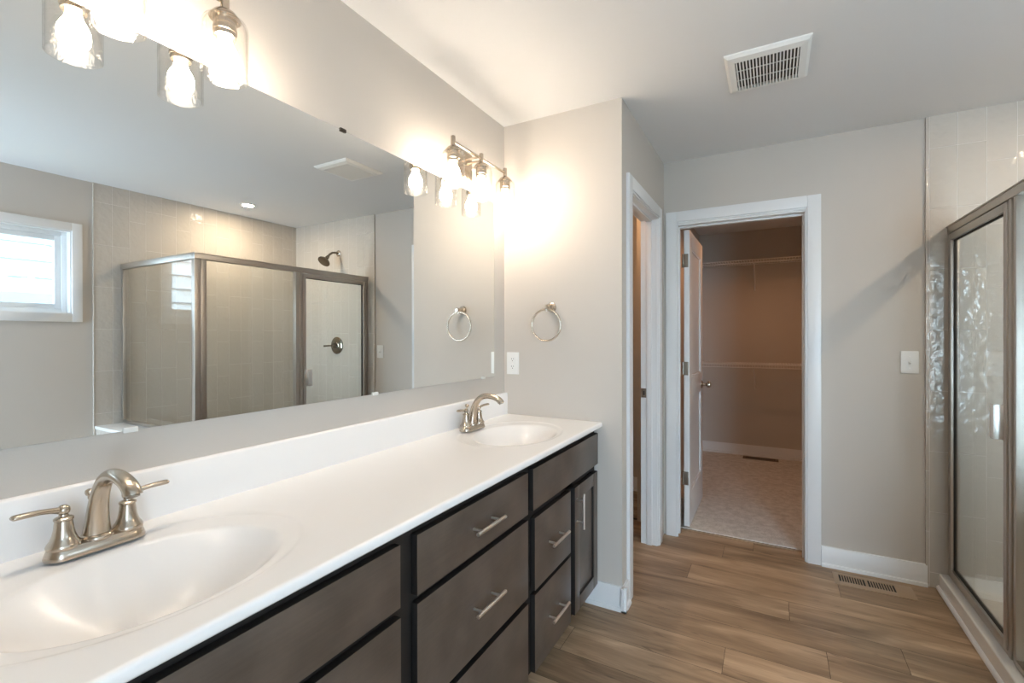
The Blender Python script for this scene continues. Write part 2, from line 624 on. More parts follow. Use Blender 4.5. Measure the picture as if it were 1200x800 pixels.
# the strip of plank that runs into the closet doorway up to the carpet
base0 = len(fb.faces)
me_ = bpy.data.meshes.new('t')
bx_ = bmesh.new()
bmesh.ops.create_cube(bx_, size=1.0)
for v in bx_.verts:
    v.co = Vector((1.5 + v.co.x * 3.3, 1.10 + v.co.y * 4.44, -0.031 + v.co.z * 0.06))
bx_.to_mesh(me_)
bx_.free()
fb.from_mesh(me_)
bpy.data.meshes.remove(me_)
bx2 = bmesh.new()
bmesh.ops.create_cube(bx2, size=1.0)
for v in bx2.verts:
    v.co = Vector((0.17 + v.co.x * 0.56, 3.68 + v.co.y * 0.76, -0.031 + v.co.z * 0.06))
me_ = bpy.data.meshes.new('t')
bx2.to_mesh(me_)
bx2.free()
fb.from_mesh(me_)
bpy.data.meshes.remove(me_)
fm = bpy.data.meshes.new('floor')
fb.to_mesh(fm)
fb.free()
at = fm.attributes.new('plank', 'FLOAT', 'FACE')
for i, pol in enumerate(fm.polygons):
    at.data[i].value = vals[i] if i < len(vals) else -1.0
fm.materials.append(M['wood'])
fo = bpy.data.objects.new('floor', fm)
COL.objects.link(fo)
fo['kind'] = 'structure'
structure('floor_closet', MB().box(0.55, 2.45, 3.322, CLY, -0.06, 0.010), M['carpet'], smooth=False)
structure('trim_threshold', MB().box(0.732, 1.435, 3.306, 3.326, -0.01, 0.004, 0.001), M['register'])

# ------------------------------------------------------------------ baseboards


def base_profile(h=0.112, t=0.014, shoe=0.011, sh=0.019):
    """(out, z) section: board with eased top and a rounded shoe at the bottom"""
    return [(0, 0), (t + shoe, 0), (t + shoe, sh * 0.45), (t + shoe * 0.75, sh * 0.85), (t, sh), (t, h - 0.006), (t - 0.004, h), (0, h)]


def base_x(mb, x0, x1, y, sgn=-1, z=0.0, **kw):     # board on a wall of constant y, sgn = direction it sticks out
    poly = [(y + sgn * o, z + h) for o, h in base_profile(**kw)]
    mb.prism(poly, 'x', x0, x1)


def base_y(mb, y0, y1, x, sgn=1, z=0.0, **kw):
    poly = [(x + sgn * o, z + h) for o, h in base_profile(**kw)]
    mb.prism(poly, 'y', y0, y1)


b = MB(); base_x(b, 1.516, XT, YB); structure('baseboard_back', b, M['trim'], angle=50)
b = MB(); base_x(b, 0.47, XS + 0.025, YW); base_y(b, YW - 0.025, 2.271, XS)
structure('baseboard_vanity_end', b, M['trim'], angle=50)
b = MB(); base_y(b, YN, 1.50, XR, -1); structure('baseboard_right', b, M['trim'], angle=50)
b = MB(); base_x(b, 0.0, 2.12, YN, 1); structure('baseboard_near', b, M['trim'], angle=50)
b = MB(); base_x(b, 0.55, 2.45, CLY, -1, z=0.010); structure('baseboard_closet', b, M['trim'], angle=50)
b = MB(); base_x(b, 0.0, 0.44, 3.95, -1); structure('baseboard_toilet_room', b, M['trim'], angle=50)

# ------------------------------------------------------------------ door casings and jambs


def casing_parts(mb, lo, hi, top, wall, sgn, axis, w=0.066, t=0.016):
    """flat casing with an inner bead, around an opening lo..hi (outer reveal edges), on plane `wall`"""
    def bx(a0, a1, z0, z1, d0, d1, bev):
        f0, f1 = sorted((wall + sgn * d0, wall + sgn * d1))
        if axis == 'x':
            mb.box(a0, a1, f0, f1, z0, z1, bev)
        else:
            mb.box(f0, f1, a0, a1, z0, z1, bev)
    bx(lo - w, lo, 0, top + w, 0, t, 0.002)
    bx(hi, hi + w, 0, top + w, 0, t, 0.002)
    bx(lo, hi, top, top + w, 0, t, 0.002)
    # bead step on the inner edge
    bx(lo, lo + 0.009, 0, top, 0, t * 0.62, 0.0015)
    bx(hi - 0.009, hi, 0, top, 0, t * 0.62, 0.0015)
    bx(lo + 0.009, hi - 0.009, top - 0.009, top, 0, t * 0.62, 0.0015)


# closet doorway
c = MB(); casing_parts(c, 0.729, 1.449, 2.044, YB, -1, 'x')
structure('trim_closet_casing', c, M['trim'])
j = MB()
j.box(0.715, 0.731, YB - 0.001, YB + 0.121, 0, 2.023)
j.box(1.436, 1.456, YB - 0.001, YB + 0.121, 0, 2.023)
j.box(0.715, 1.456, YB - 0.001, YB + 0.121, 2.023, 2.045)
j.box(0.731, 0.741, YB + 0.045, YB + 0.080, 0, 2.012, 0.002)
j.box(1.426, 1.436, YB + 0.045, YB + 0.080, 0, 2.012, 0.002)
j.box(0.731, 1.436, YB + 0.045, YB + 0.080, 2.012, 2.023, 0.002)
structure('trim_closet_jamb', j, M['trim'])
# toilet room doorway
c = MB(); casing_parts(c, 2.337, 2.983, 2.040, XS, 1, 'y')
structure('trim_toilet_casing', c, M['trim'])
tj = root_of('trim_toilet_jamb', (XS - WT / 2, 2.66, 0))
j = MB()
j.box(XS - WT - 0.001, XS + 0.001, 2.335, 2.353, 0, 2.027)
j.box(XS - WT - 0.001, XS + 0.001, 2.967, 2.985, 0, 2.027)
j.box(XS - WT - 0.001, XS + 0.001, 2.335, 2.985, 2.027, 2.045)
j.box(XS - 0.062, XS - 0.030, 2.956, 2.967, 0, 2.016, 0.002)
j.box(XS - 0.062, XS - 0.030, 2.353, 2.364, 0, 2.016, 0.002)
j.box(XS - 0.062, XS - 0.030, 2.353, 2.967, 2.016, 2.027, 0.002)
j.build('jamb', M['trim'], tj)
sp = MB().box(XS - 0.097, XS - 0.066, 2.9645, 2.967, 0.918, 0.976, 0.001)
so = sp.build('strike_plate', M['strike'], tj)
MB().box(XS - 0.086, XS - 0.074, 2.963, 2.966, 0.934, 0.960, 0.001).build('strike_recess', M['dark_hole'], so)
# unseen doorway behind the camera, added to hold the cool fill light
c = MB(); casing_parts(c, 2.19, 3.03, 2.06, YN, 1, 'x')
structure('trim_added_doorway', c, M['trim'])


def door_leaf(name, x0, y0, x1, y1, z0, z1, knob_end, swing, hinges, hinge_side):
    """leaf in the y direction (x0..x1 thick) or the x direction; two recessed panels"""
    root = root_of(name, (x0, y0, 0))
    along_y = (y1 - y0) > (x1 - x0)
    a0, a1 = (y0, y1) if along_y else (x0, x1)
    t0, t1 = (x0, x1) if along_y else (y0, y1)

    def bx(mb, a, b_, c0, c1, zz0, zz1, bev):
        if along_y:
            mb.box(c0, c1, a, b_, zz0, zz1, bev)
        else:
            mb.box(a, b_, c0, c1, zz0, zz1, bev)
    m = MB()
    st = 0.105
    bx(m, a0, a0 + st, t0, t1, z0, z1, 0.0015)
    bx(m, a1 - st, a1, t0, t1, z0, z1, 0.0015)
    for q0, q1 in ((z0, z0 + 0.22), (z0 + 0.86, z0 + 1.00), (z1 - 0.115, z1)):
        bx(m, a0 + st, a1 - st, t0, t1, q0, q1, 0.0015)
    m.build('leaf', M['trim'], root)
    for q0, q1 in ((z0 + 0.22, z0 + 0.86), (z0 + 1.00, z1 - 0.115)):
        pm = MB()
        bx(pm, a0 + st, a1 - st, t0 + 0.010, t1 - 0.010, q0, q1, 0)
        # sticking around the recess
        for s0, s1 in ((t0 + 0.003, t0 + 0.010), (t1 - 0.010, t1 - 0.003)):
            bx(pm, a0 + st, a0 + st + 0.01, s0, s1, q0, q1, 0)
            bx(pm, a1 - st - 0.01, a1 - st, s0, s1, q0, q1, 0)
            bx(pm, a0 + st + 0.01, a1 - st - 0.01, s0, s1, q0, q0 + 0.01, 0)
            bx(pm, a0 + st + 0.01, a1 - st - 0.01, s0, s1, q1 - 0.01, q1, 0)
        pm.build('panel', M['trim'], root)
    # knobs on both faces
    ka = a1 - 0.065 if knob_end > 0 else a0 + 0.065
    for s, tt in ((1, t1), (-1, t0)):
        ax = (s, 0, 0) if along_y else (0, s, 0)
        org = (tt, ka, 0.925) if along_y else (ka, tt, 0.925)
        prof = [(0.030, 0), (0.030, 0.005), (0.026, 0.009), (0.012, 0.012), (0.010, 0.030), (0.014, 0.036),
                (0.025, 0.044), (0.0275, 0.054), (0.024, 0.064), (0.012, 0.069), (0, 0.070)]
        MB().lathe(prof, org, ax, 28).build('knob', M['nickel'], root)
    for hz in hinges:
        hm = MB()
        hx, hy = hinge_side
        if along_y:      # leaf of the hinge on the visible edge of the door, barrel beside it
            hm.box(hx - 0.006, hx + 0.028, hy - 0.0025, hy, hz - 0.045, hz + 0.045, 0.001)
            hm.cyl((hx - 0.006, hy - 0.005, hz - 0.045), (hx - 0.006, hy - 0.005, hz + 0.045), 0.006, seg=14)
        else:
            hm.box(hx - 0.0025, hx, hy, hy + 0.030, hz - 0.045, hz + 0.045, 0.001)
            hm.cyl((hx - 0.005, hy - 0.006, hz - 0.045), (hx - 0.005, hy - 0.006, hz + 0.045), 0.006, seg=14)
        hm.build('hinge', M['strike'], root)
    return root


door_leaf('door_closet', 0.752, 3.318, 0.787, 3.985, 0.022, 2.018, 1, 0, (1.812, 1.085, 0.345), (0.752, 3.318))
door_leaf('door_toilet', 0.020, 2.318, 0.540, 2.353, 0.012, 2.018, -1, 0, (), (0, 0))

# ------------------------------------------------------------------ window
win = root_of('window_1', (XR, (W0 + W1) / 2, WZ0))
c = MB()
w, t = 0.057, 0.016
c.box(XR - t, XR, W0 - w, W0, WZ0 - w, WZ1 + w, 0.002)
c.box(XR - t, XR, W1, W1 + w, WZ0 - w, WZ1 + w, 0.002)
c.box(XR - t, XR, W0, W1, WZ1, WZ1 + w, 0.002)
c.box(XR - t, XR, W0, W1, WZ0 - w, WZ0, 0.002)
c.build('casing', M['trim'], win)
c = MB()   # painted return lining
c.box(XR - 0.002, XR + 0.14, W0, W0 + 0.008, WZ0, WZ1)
c.box(XR - 0.002, XR + 0.14, W1 - 0.008, W1, WZ0, WZ1)
c.box(XR - 0.002, XR + 0.14, W0 + 0.008, W1 - 0.008, WZ0, WZ0 + 0.008)
c.box(XR - 0.002, XR + 0.14, W0 + 0.008, W1 - 0.008, WZ1 - 0.008, WZ1)
c.build('lining', M['trim'], win)
c = MB()
for x0, x1, o, wd in ((XR + 0.055, XR + 0.125, 0.008, 0.028), (XR + 0.068, XR + 0.112, 0.036, 0.034)):
    a, bb, zz0, zz1 = W0 + o, W1 - o, WZ0 + o, WZ1 - o
    c.box(x0, x1, a, a + wd, zz0, zz1, 0.003)
    c.box(x0, x1, bb - wd, bb, zz0, zz1, 0.003)
    c.box(x0, x1, a + wd, bb - wd, zz1 - wd, zz1, 0.003)
    c.box(x0, x1, a + wd, bb - wd, zz0, zz0 + wd, 0.003)
c.build('window_frame', M['vinyl'], win)
MB().box(XR + 0.088, XR + 0.092, W0 + 0.068, W1 - 0.068, WZ0 + 0.068, WZ1 - 0.068).build('window_pane', M['window_glass'], win)

# ------------------------------------------------------------------ shower tile, half wall
structure('wall_shower_back', MB().box(XT, XR, YB - 0.010, YB, 0.0, H), M['tile_back'], smooth=False)
structure('wall_shower_right', MB().box(XR - 0.010, XR, 1.503, YB - 0.010, 0.0, H), M['tile_right'], smooth=False)
structure('trim_tile_edge', MB().box(XT - 0.007, XT, YB - 0.012, YB, 0.0, H, 0.001).box(XR - 0.012, XR, 1.497, 1.503, 0.0, H, 0.001),
          M['tile_back'], smooth=False)
hw = root_of('wall_half', (2.022, 1.51, 0))
MB().box(2.03, XR - 0.010, 1.511, 1.742, 0, 0.625).build('wall_half_body', M['tile_right'], hw, smooth=False)
MB().box(2.022, XR - 0.010, 1.503, 1.750, 0.625, 0.648, 0.004).build('wall_half_cap', M['counter'], hw)

# ------------------------------------------------------------------ vanity cabinet
CX = 0.51       # face frame plane
VY0, VY1 = 0.06, 2.190
van = thing('vanity_cabinet', 'long dark espresso double vanity cabinet along the mirror wall', 'cabinet', (0.0, VY0, 0.0))
m = MB()
m.box(0.002, CX - 0.0185, VY0, VY1, 0.095, 0.74)          # carcass below the bowls
m.box(0.478, CX - 0.0185, VY0, VY1, 0.74, 0.861)
m.box(0.002, 0.03, VY0, VY1, 0.74, 0.861)
m.box(0.03, 0.478, VY0, VY0 + 0.018, 0.74, 0.861)
m.box(0.03, 0.478, VY1 - 0.018, VY1, 0.74, 0.861)
m.box(0.002, 0.445, VY0, VY1, 0.0, 0.095)                # recessed toe kick
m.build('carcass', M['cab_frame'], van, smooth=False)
m = MB()
m.box(CX - 0.018, CX, VY0, VY1, 0.820, 0.861)
m.box(CX - 0.018, CX, VY0, VY1, 0.095, 0.125)
for a, b_ in ((VY0, 0.11), (0.42, 0.48), (0.785, 0.875), (1.425, 1.508), (1.815, 1.90), (2.14, VY1)):
    m.box(CX - 0.018, CX, a, b_, 0.125, 0.820)
for a, b_ in ((0.11, 0.785), (0.875, 1.425), (1.508, 2.14)):
    m.box(CX - 0.018, CX, a, b_, 0.655, 0.705)
for a, b_ in ((0.48, 0.785), (0.875, 1.425), (1.508, 1.815)):
    m.box(CX - 0.018, CX, a, b_, 0.375, 0.410)
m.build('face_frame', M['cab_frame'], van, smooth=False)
FX = 0.531


def pull(parent, c, vertical=False, L=0.152, cc=0.096):
    x = FX + 0.032
    m_ = MB()
    y, z = c
    if vertical:
        m_.cyl((x, y, z - L / 2), (x, y, z + L / 2), 0.0058, seg=16)
        ends = ((y, z - cc / 2), (y, z + cc / 2))
    else:
        m_.cyl((x, y - L / 2, z), (x, y + L / 2, z), 0.0058, seg=16)
        ends = ((y - cc / 2, z), (y + cc / 2, z))
    for yy, zz in ends:
        m_.cyl((FX - 0.0005, yy, zz), (x, yy, zz), 0.0042, seg=12)
    return m_.build('handle', M['pull'], parent)


def drawer(y0, y1, z0, z1, handle=True, name='drawer'):
    d = MB().box(CX + 0.001, FX, y0, y1, z0, z1, 0.0022).build(name, M['cab'], van)
    dark_edges(d)
    if handle:
        pull(d, ((y0 + y1) / 2, (z0 + z1) / 2 + (0.0 if z1 - z0 < 0.2 else 0.0)))
    return d


def dark_edges(o):  # faces not turned to the room take the much darker frame material
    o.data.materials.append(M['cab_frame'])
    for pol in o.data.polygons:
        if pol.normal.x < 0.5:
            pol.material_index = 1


def cab_door(y0, y1, z0, z1, hy):
    m_ = MB()
    s = 0.058
    m_.box(CX + 0.001, FX, y0, y0 + s, z0, z1, 0.002)
    m_.box(CX + 0.001, FX, y1 - s, y1, z0, z1, 0.002)
    m_.box(CX + 0.001, FX, y0 + s, y1 - s, z0, z0 + s, 0.002)
    m_.box(CX + 0.001, FX, y0 + s, y1 - s, z1 - s, z1, 0.002)
    m_.box(CX + 0.001, FX - 0.010, y0 + s - 0.001, y1 - s + 0.001, z0 + s - 0.001, z1 - s + 0.001)
    d = m_.build('door', M['cab'], van)
    dark_edges(d)
    pull(d, (hy, 0.550), True)
    return d


# right bay (under the far basin)
drawer(1.480, 2.185, 0.685, 0.834, False, 'false_front')
drawer(1.493, 1.834, 0.395, 0.655)
drawer(1.493, 1.834, 0.102, 0.380)
cab_door(1.881, 2.178, 0.104, 0.652, 1.903)
# middle bay
drawer(0.861, 1.441, 0.686, 0.832)
drawer(0.861, 1.441, 0.397, 0.667)
drawer(0.861, 1.441, 0.102, 0.377)
# left bay (under the near basin)
drawer(0.085, 0.804, 0.687, 0.832, False, 'false_front')
drawer(0.448, 0.805, 0.397, 0.665)
drawer(0.448, 0.805, 0.102, 0.380)
cab_door(0.085, 0.402, 0.104, 0.652, 0.378)

# ------------------------------------------------------------------ vanity top with two moulded oval basins
CZ = 0.886
CT = 0.023
BY = (0.420, 1.775)
BX = 0.278


def basin(x, y):
    """depth below the counter surface"""
    d = 0.0
    for cy_ in BY:
        if abs(y - cy_) > 0.36:
            continue
        s = math.hypot((x - BX) / 0.212, (y - cy_) / 0.285)
        if s < 1.0:
            # raised line at the edge, gentle shoulder, then the bowl
            edge = min(1.0, (1.0 - s) / 0.05)
            edge = edge * edge * (3 - 2 * edge)
            dd = 0.0022 * edge + 0.005 * min(1.0, (1 - s) / 0.33)
            q = math.hypot((x - 0.297) / 0.172, (y - cy_) / 0.226)
            if q < 1.0:
                dd += 0.122 * (1 - q * q) ** 1.35
            d = dd
    return d


vt = thing('countertop', 'glossy white vanity countertop with backsplash and two moulded oval basins', 'countertop', (0.0, 0.04, CZ - CT))
m = MB()
X0, X1, Y0_, Y1_ = 0.001, 0.548, 0.040, 2.1925
nx, ny = 120, 470
grid = []
for i in range(nx + 1):
    row = []
    for k in range(ny + 1):
        x = X0 + (X1 - X0) * i / nx
        y = Y0_ + (Y1_ - Y0_) * k / ny
        z = CZ - basin(x, y)
        e = (X1 - x)
        if e < 0.006:
            z -= 0.003 * (1 - e / 0.006) ** 2
        row.append(m.bm.verts.new((x, y, z)))
    grid.append(row)
for i in range(nx):
    for k in range(ny):
        m.bm.faces.new((grid[i][k], grid[i + 1][k], grid[i + 1][k + 1], grid[i][k + 1]))
# front, back and end aprons down to the underside, rounded lower front edge
front = [grid[nx][k] for k in range(ny + 1)]
prev = front
for dx_, z_ in ((0.0020, CZ - 0.007), (0.0020, CZ - CT + 0.005), (0.0, CZ - CT + 0.001), (-0.006, CZ - CT)):
    cur = [m.bm.verts.new((X1 + dx_, v.co.y, z_)) for v in front]
    for k in range(ny):
        m.bm.faces.new((prev[k], cur[k], cur[k + 1], prev[k + 1]))
    prev = cur
for kk in (0, ny):
    side_ = [grid[i][kk] for i in range(nx + 1)]
    low = [m.bm.verts.new((v.co.x, v.co.y, CZ - CT)) for v in side_]
    for i in range(nx):
        m.bm.faces.new((side_[i], side_[i + 1], low[i + 1], low[i]))
# underside rim so that the slab has a real thickness
m.box(0.49, 0.542, Y0_, Y1_, CZ - CT, CZ - CT + 0.002)
m.build('slab', M['counter'], vt, angle=60)
m = MB()
m.prism([(0.001, CZ - 0.002), (0.0205, CZ - 0.002), (0.0205, 0.9965), (0.0175, 1.0005), (0.001, 1.0005)], 'y', Y0_, Y1_)
m.build('backsplash', M['counter'], vt, angle=60)
for cy_ in BY:
    # under-bowl shells
    zb = CZ - basin(0.297, cy_)
    dr = MB().lathe([(0.0, 0.001), (0.012, 0.0015), (0.021, 0.004), (0.0225, 0.003), (0.0225, -0.006), (0.0, -0.006)],
                    (0.297, cy_, zb), (0, 0, 1), 32).build('drain', M['nickel'], vt)

# ------------------------------------------------------------------ faucets


def faucet(cy_, label):
    z0 = CZ
    t_ = thing('faucet', label, 'faucet', (0.086, cy_, z0), 'centerset faucets on the vanity top')

    def stadium(hw_, hl, z, seg=14):
        pts = []
        for k in range(seg + 1):
            a = -PI / 2 + PI * k / seg
            pts.append((0.086 + hw_ * math.sin(a) * -1, cy_ + (hl - hw_) + hw_ * math.cos(a), z))
        for k in range(seg + 1):
            a = PI / 2 + PI * k / seg
            pts.append((0.086 + hw_ * math.sin(a) * -1, cy_ - (hl - hw_) + hw_ * math.cos(a), z))
        return pts
    m_ = MB()
    rings = []
    for hw_, hl, z in ((0.0285, 0.0800, z0 + 0.0003), (0.0290, 0.0805, z0 + 0.003), (0.0270, 0.0785, z0 + 0.010), (0.0245, 0.0760, z0 + 0.017),
                       (0.0225, 0.0740, z0 + 0.0195), (0.0220, 0.0735, z0 + 0.021)):
        rings.append([m_.bm.verts.new(q) for q in stadium(hw_, hl, z)])
    for A, B in zip(rings, rings[1:]):
        n = len(A)
        for k in range(n):
            m_.bm.faces.new((A[k], A[(k + 1) % n], B[(k + 1) % n], B[k]))
    m_.bm.faces.new(rings[-1])
    m_.build('base_plate', M['nickel'], t_, angle=30)
    for s in (-1, 1):
        y = cy_ + s * 0.0508
        prof = [(0.0255, 0.019), (0.0262, 0.024), (0.0245, 0.028), (0.0205, 0.034), (0.0172, 0.043), (0.0150, 0.054),
                (0.0138, 0.066), (0.0134, 0.070), (0.0150, 0.0715), (0.0150, 0.0745), (0.0128, 0.0765), (0.0080, 0.0785),
                (0.0066, 0.083), (0.0072, 0.086)]
        hb = MB().lathe(prof, (0.086, y, z0), (0, 0, 1), 32).build('handle_base', M['nickel'], t_, angle=40)
        lv = MB()
        lv.lathe([(0, -0.0105), (0.0055, -0.009), (0.0092, -0.005), (0.0104, 0), (0.0092, 0.005), (0.0055, 0.009), (0, 0.0105)],
                 (0.086, y, z0 + 0.0895), (0, 0, 1), 24)
        # lever: thin at the ball, flattening into a paddle
        pts, rad, wid = [], [], []
        for q, r_, w_, dz in ((0.000, 0.0070, 0.0066, 0.0), (0.010, 0.0060, 0.0060, 0.0020), (0.020, 0.0050, 0.0062, 0.0045),
                              (0.034, 0.0048, 0.0080, 0.0070), (0.050, 0.0050, 0.0090, 0.0080), (0.064, 0.0052, 0.0092, 0.0085),
                              (0.0705, 0.0046, 0.0082, 0.0085), (0.0730, 0.0022, 0.0050, 0.0085)):
            pts.append((0.086 + q * 0.10, y + s * q, z0 + 0.0895 + dz))
            rad.append(r_)
            wid.append(w_)
        lv.tube(pts, rad, 14, side=Vector((1, 0, 0)), wid=wid)
        lv.build('handle', M['nickel'], hb, angle=50)
    # spout
    m_ = MB()
    m_.lathe([(0.0265, 0.019), (0.0270, 0.023), (0.0250, 0.027), (0.0225, 0.029)], (0.086, cy_, z0), (0, 0, 1), 36)
    path = [(0.084, 0.024, 0.0215, 0.0235), (0.0850, 0.040, 0.0200, 0.0212), (0.0870, 0.058, 0.0182, 0.0192), (0.0910, 0.080, 0.0164, 0.0174),
            (0.0980, 0.102, 0.0148, 0.0160), (0.1085, 0.1225, 0.0136, 0.0150), (0.1240, 0.1400, 0.0128, 0.0144), (0.1440, 0.1505, 0.0124, 0.0142),
            (0.1660, 0.1545, 0.0122, 0.0140), (0.1880, 0.1530, 0.0122, 0.0140), (0.2080, 0.1485, 0.0122, 0.0142), (0.2240, 0.1415, 0.0126, 0.0146),
            (0.2335, 0.1335, 0.0132, 0.0150), (0.2365, 0.1275, 0.0136, 0.0156)]
    # refine the path with Catmull-Rom
    fine = []
    for i in range(len(path) - 1):
        P0 = path[max(i - 1, 0)]; P1 = path[i]; P2 = path[i + 1]; P3 = path[min(i + 2, len(path) - 1)]
        for s_ in range(3):
            u = s_ / 3
            fine.append(tuple(0.5 * ((2 * P1[k]) + (-P0[k] + P2[k]) * u + (2 * P0[k] - 5 * P1[k] + 4 * P2[k] - P3[k]) * u * u +
                                     (-P0[k] + 3 * P1[k] - 3 * P2[k] + P3[k]) * u ** 3) for k in range(4)))
    fine.append(path[-1])
    m_.tube([(a, cy_, z0 + z) for a, z, r_, w_ in fine], [f[2] for f in fine], 28, wid=[f[3] for f in fine])
    so_ = m_.build('spout', M['nickel'], t_, angle=50)
    MB().cyl((0.2364, cy_, z0 + 0.1278), (0.2382, cy_, z0 + 0.1240), 0.0105, seg=24).build('aerator', M['strike'], so_)
    # pop-up rod behind the spout
    m_ = MB()
    m_.cyl((0.055, cy_, z0 + 0.018), (0.055, cy_, z0 + 0.096), 0.0027, seg=12)
    m_.lathe([(0.0035, 0.090), (0.0048, 0.093), (0.0040, 0.096), (0.0075, 0.099), (0.0092, 0.1035), (0.0085, 0.108), (0.0050, 0.1105), (0, 0.1112)],
             (0.055, cy_, z0), (0, 0, 1), 20)
    m_.build('lift_rod', M['nickel'], t_, angle=40)
    return t_


f1 = faucet(0.412, 'brushed nickel two-handle faucet behind the nearer basin, largest in view')
copy_tree(f1, (0, 1.757 - 0.412, 0), 'brushed nickel two-handle faucet behind the farther basin, beside the outlet wall')

# ------------------------------------------------------------------ mirror
mz0, mz1, my0, my1 = 1.0956, 2.0012, 0.165, 2.079
mi = thing('mirror', 'large frameless wall mirror above the vanity backsplash', 'mirror', (0.0, (my0 + my1) / 2, mz0))
mm = MB().box(0.0008, 0.0052, my0, my1, mz0, mz1).build('mirror_glass', [M['mirror'], M['mirror_edge']], mi, smooth=False)
for pol in mm.data.polygons:
    pol.material_index = 0 if pol.normal.x > 0.9 else 1
for y in (1.099,):
    MB().box(0.0, 0.010, y - 0.012, y + 0.012, mz1 - 0.006, mz1 + 0.006, 0.002).build('clip', M['clip_dark'], mi)
for y in (0.50, 1.243, 1.973):
    MB().box(0.0, 0.010, y - 0.014, y + 0.014, mz0 - 0.005, mz0 + 0.008, 0.003).build('clip', M['clip'], mi)

# ------------------------------------------------------------------ vanity light fixtures


def fixture(cy_, label):
    t_ = thing('vanity_light', label, 'light fixture', (0.0, cy_, 2.10), 'three-bulb vanity lights above the mirror')
    bxl = 0.107
    MB().box(0.0, 0.020, cy_ - 0.058, cy_ + 0.058, 2.050, 2.170, 0.006, 3).build('back_plate', M['nickel'], t_)
    for s in (-1, 1):
        m_ = MB()
        m_.cyl((0.019, cy_ + s * 0.022, 2.120), (0.026, cy_ + s * 0.022, 2.120), 0.0085, seg=18)
        m_.cyl((0.024, cy_ + s * 0.022, 2.120), (bxl, cy_ + s * 0.022, 2.120), 0.0048, seg=14)
        m_.build('arm', M['nickel'], t_)
    MB().cyl((bxl, cy_ - 0.217, 2.120), (bxl, cy_ + 0.217, 2.120), 0.0058, seg=16).build('bar', M['nickel'], t_)
    for k in (-1, 0, 1):
        y = cy_ + k * 0.217
        sk = MB()
        sk.lathe([(0.0095, 2.142), (0.0098, 2.140), (0.0098, 2.104), (0.012, 2.100), (0.024, 2.094), (0.0335, 2.082), (0.0345, 2.079), (0.030, 2.0785),
                  (0.0245, 2.0785), (0.0245, 2.056), (0.0262, 2.055), (0.0262, 2.047), (0.0245, 2.046), (0.0235, 2.036), (0.0185, 2.036), (0, 2.038)],
                 (bxl, y, 0), (0, 0, 1), 32)
        so_ = sk.build('socket', M['nickel'], t_, angle=40)
        # clear seeded glass cylinder, closed round shoulder, open at the bottom
        R = 0.0505
        outer = [(0.027, 2.0775), (0.038, 2.0765), (0.0455, 2.072), (0.0495, 2.063), (R, 2.053), (R, 1.935)]
        inner = [(r_ - 0.003, z_ - (0.003 if z_ > 2.05 else 0)) for r_, z_ in reversed(outer)]
        inner[0] = (R - 0.003, 1.935)
        sh = MB()
        prof = outer + inner
        n0 = len(sh.bm.verts)
        rings = []
        for r_, z_ in prof:
            rings.append([sh.bm.verts.new((bxl + r_ * math.cos(2 * PI * q / 40), y + r_ * math.sin(2 * PI * q / 40), z_)) for q in range(40)])
        for i in range(len(rings)):
            A, B = rings[i], rings[(i + 1) % len(rings)]
            for q in range(40):
                sh.bm.faces.new((A[q], A[(q + 1) % 40], B[(q + 1) % 40], B[q]))
        sh.build('lamp_shade', M['shade'], t_, angle=45)
        MB().lathe([(0.0135, 2.040), (0.0140, 2.030), (0.0170, 2.018), (0.0235, 2.007), (0.0285, 1.995), (0.0300, 1.982), (0.0285, 1.969),
                    (0.0230, 1.958), (0.0130, 1.951), (0, 1.949)], (bxl, y, 0), (0, 0, 1), 28).build('bulb', M['bulb'], so_)
    return t_


l1 = fixture(1.802, 'nickel three-bulb light with clear glass shades, beside the towel ring wall')
copy_tree(l1, (0, 0.437 - 1.802, 0), 'nickel three-bulb light with clear glass shades, cut off by the top edge of the photo')

# ------------------------------------------------------------------ towel ring, outlet, switch
tr = thing('towel_ring', 'round brushed nickel towel ring on the wall above the outlet', 'towel ring', (0.284, YW, 1.452))
MB().lathe([(0.0245, 0), (0.0255, 0.004), (0.0245, 0.009), (0.016, 0.012), (0.0125, 0.018), (0.0110, 0.032), (0.0120, 0.044),
            (0.0135, 0.050), (0.0135, 0.058), (0.0100, 0.063), (0, 0.064)], (0.284, YW, 1.452), (0, -1, 0), 28).build('post', M['nickel'], tr, angle=40)
ring = [(0.284 - 0.010 + 0.0795 * math.sin(2 * PI * k / 64), YW - 0.052, 1.361 + 0.0795 * math.cos(2 * PI * k / 64)) for k in range(64)]
MB().tube(ring, 0.0048, 12, closed=True).build('ring', M['nickel'], tr)
MB().lathe([(0.006, -0.012), (0.0072, 0), (0.006, 0.012)], (0.278, YW - 0.052, 1.443), (0, 0, 1), 16).build('hanger', M['nickel'], tr)

ol = thing('wall_outlet', 'white duplex outlet plate on the wall left of the towel ring, above the counter', 'outlet', (0.055, YW, 1.160))
MB().box(0.0185, 0.0915, YW - 0.006, YW, 1.101, 1.219, 0.0025).build('cover_plate', M['plate'], ol)
for dz in (-0.020, 0.020):
    fc = MB().lathe([(0.0165, 0), (0.0165, 0.0015), (0.0160, 0.002), (0, 0.002)], (0.055, YW - 0.006, 1.160 + dz), (0, -1, 0), 28, sx=1.0, sy=0.82).build('receptacle', M['plate'], ol)
    s_ = MB()
    s_.box(0.0480, 0.0498, YW - 0.0086, YW - 0.0078, 1.160 + dz + 0.000, 1.160 + dz + 0.008)
    s_.box(0.0602, 0.0620, YW - 0.0086, YW - 0.0078, 1.160 + dz + 0.001, 1.160 + dz + 0.008)
    s_.cyl((0.055, YW - 0.0078, 1.160 + dz - 0.006), (0.055, YW - 0.0086, 1.160 + dz - 0.006), 0.0024, seg=12)
    s_.build('slots', M['slot'], fc)
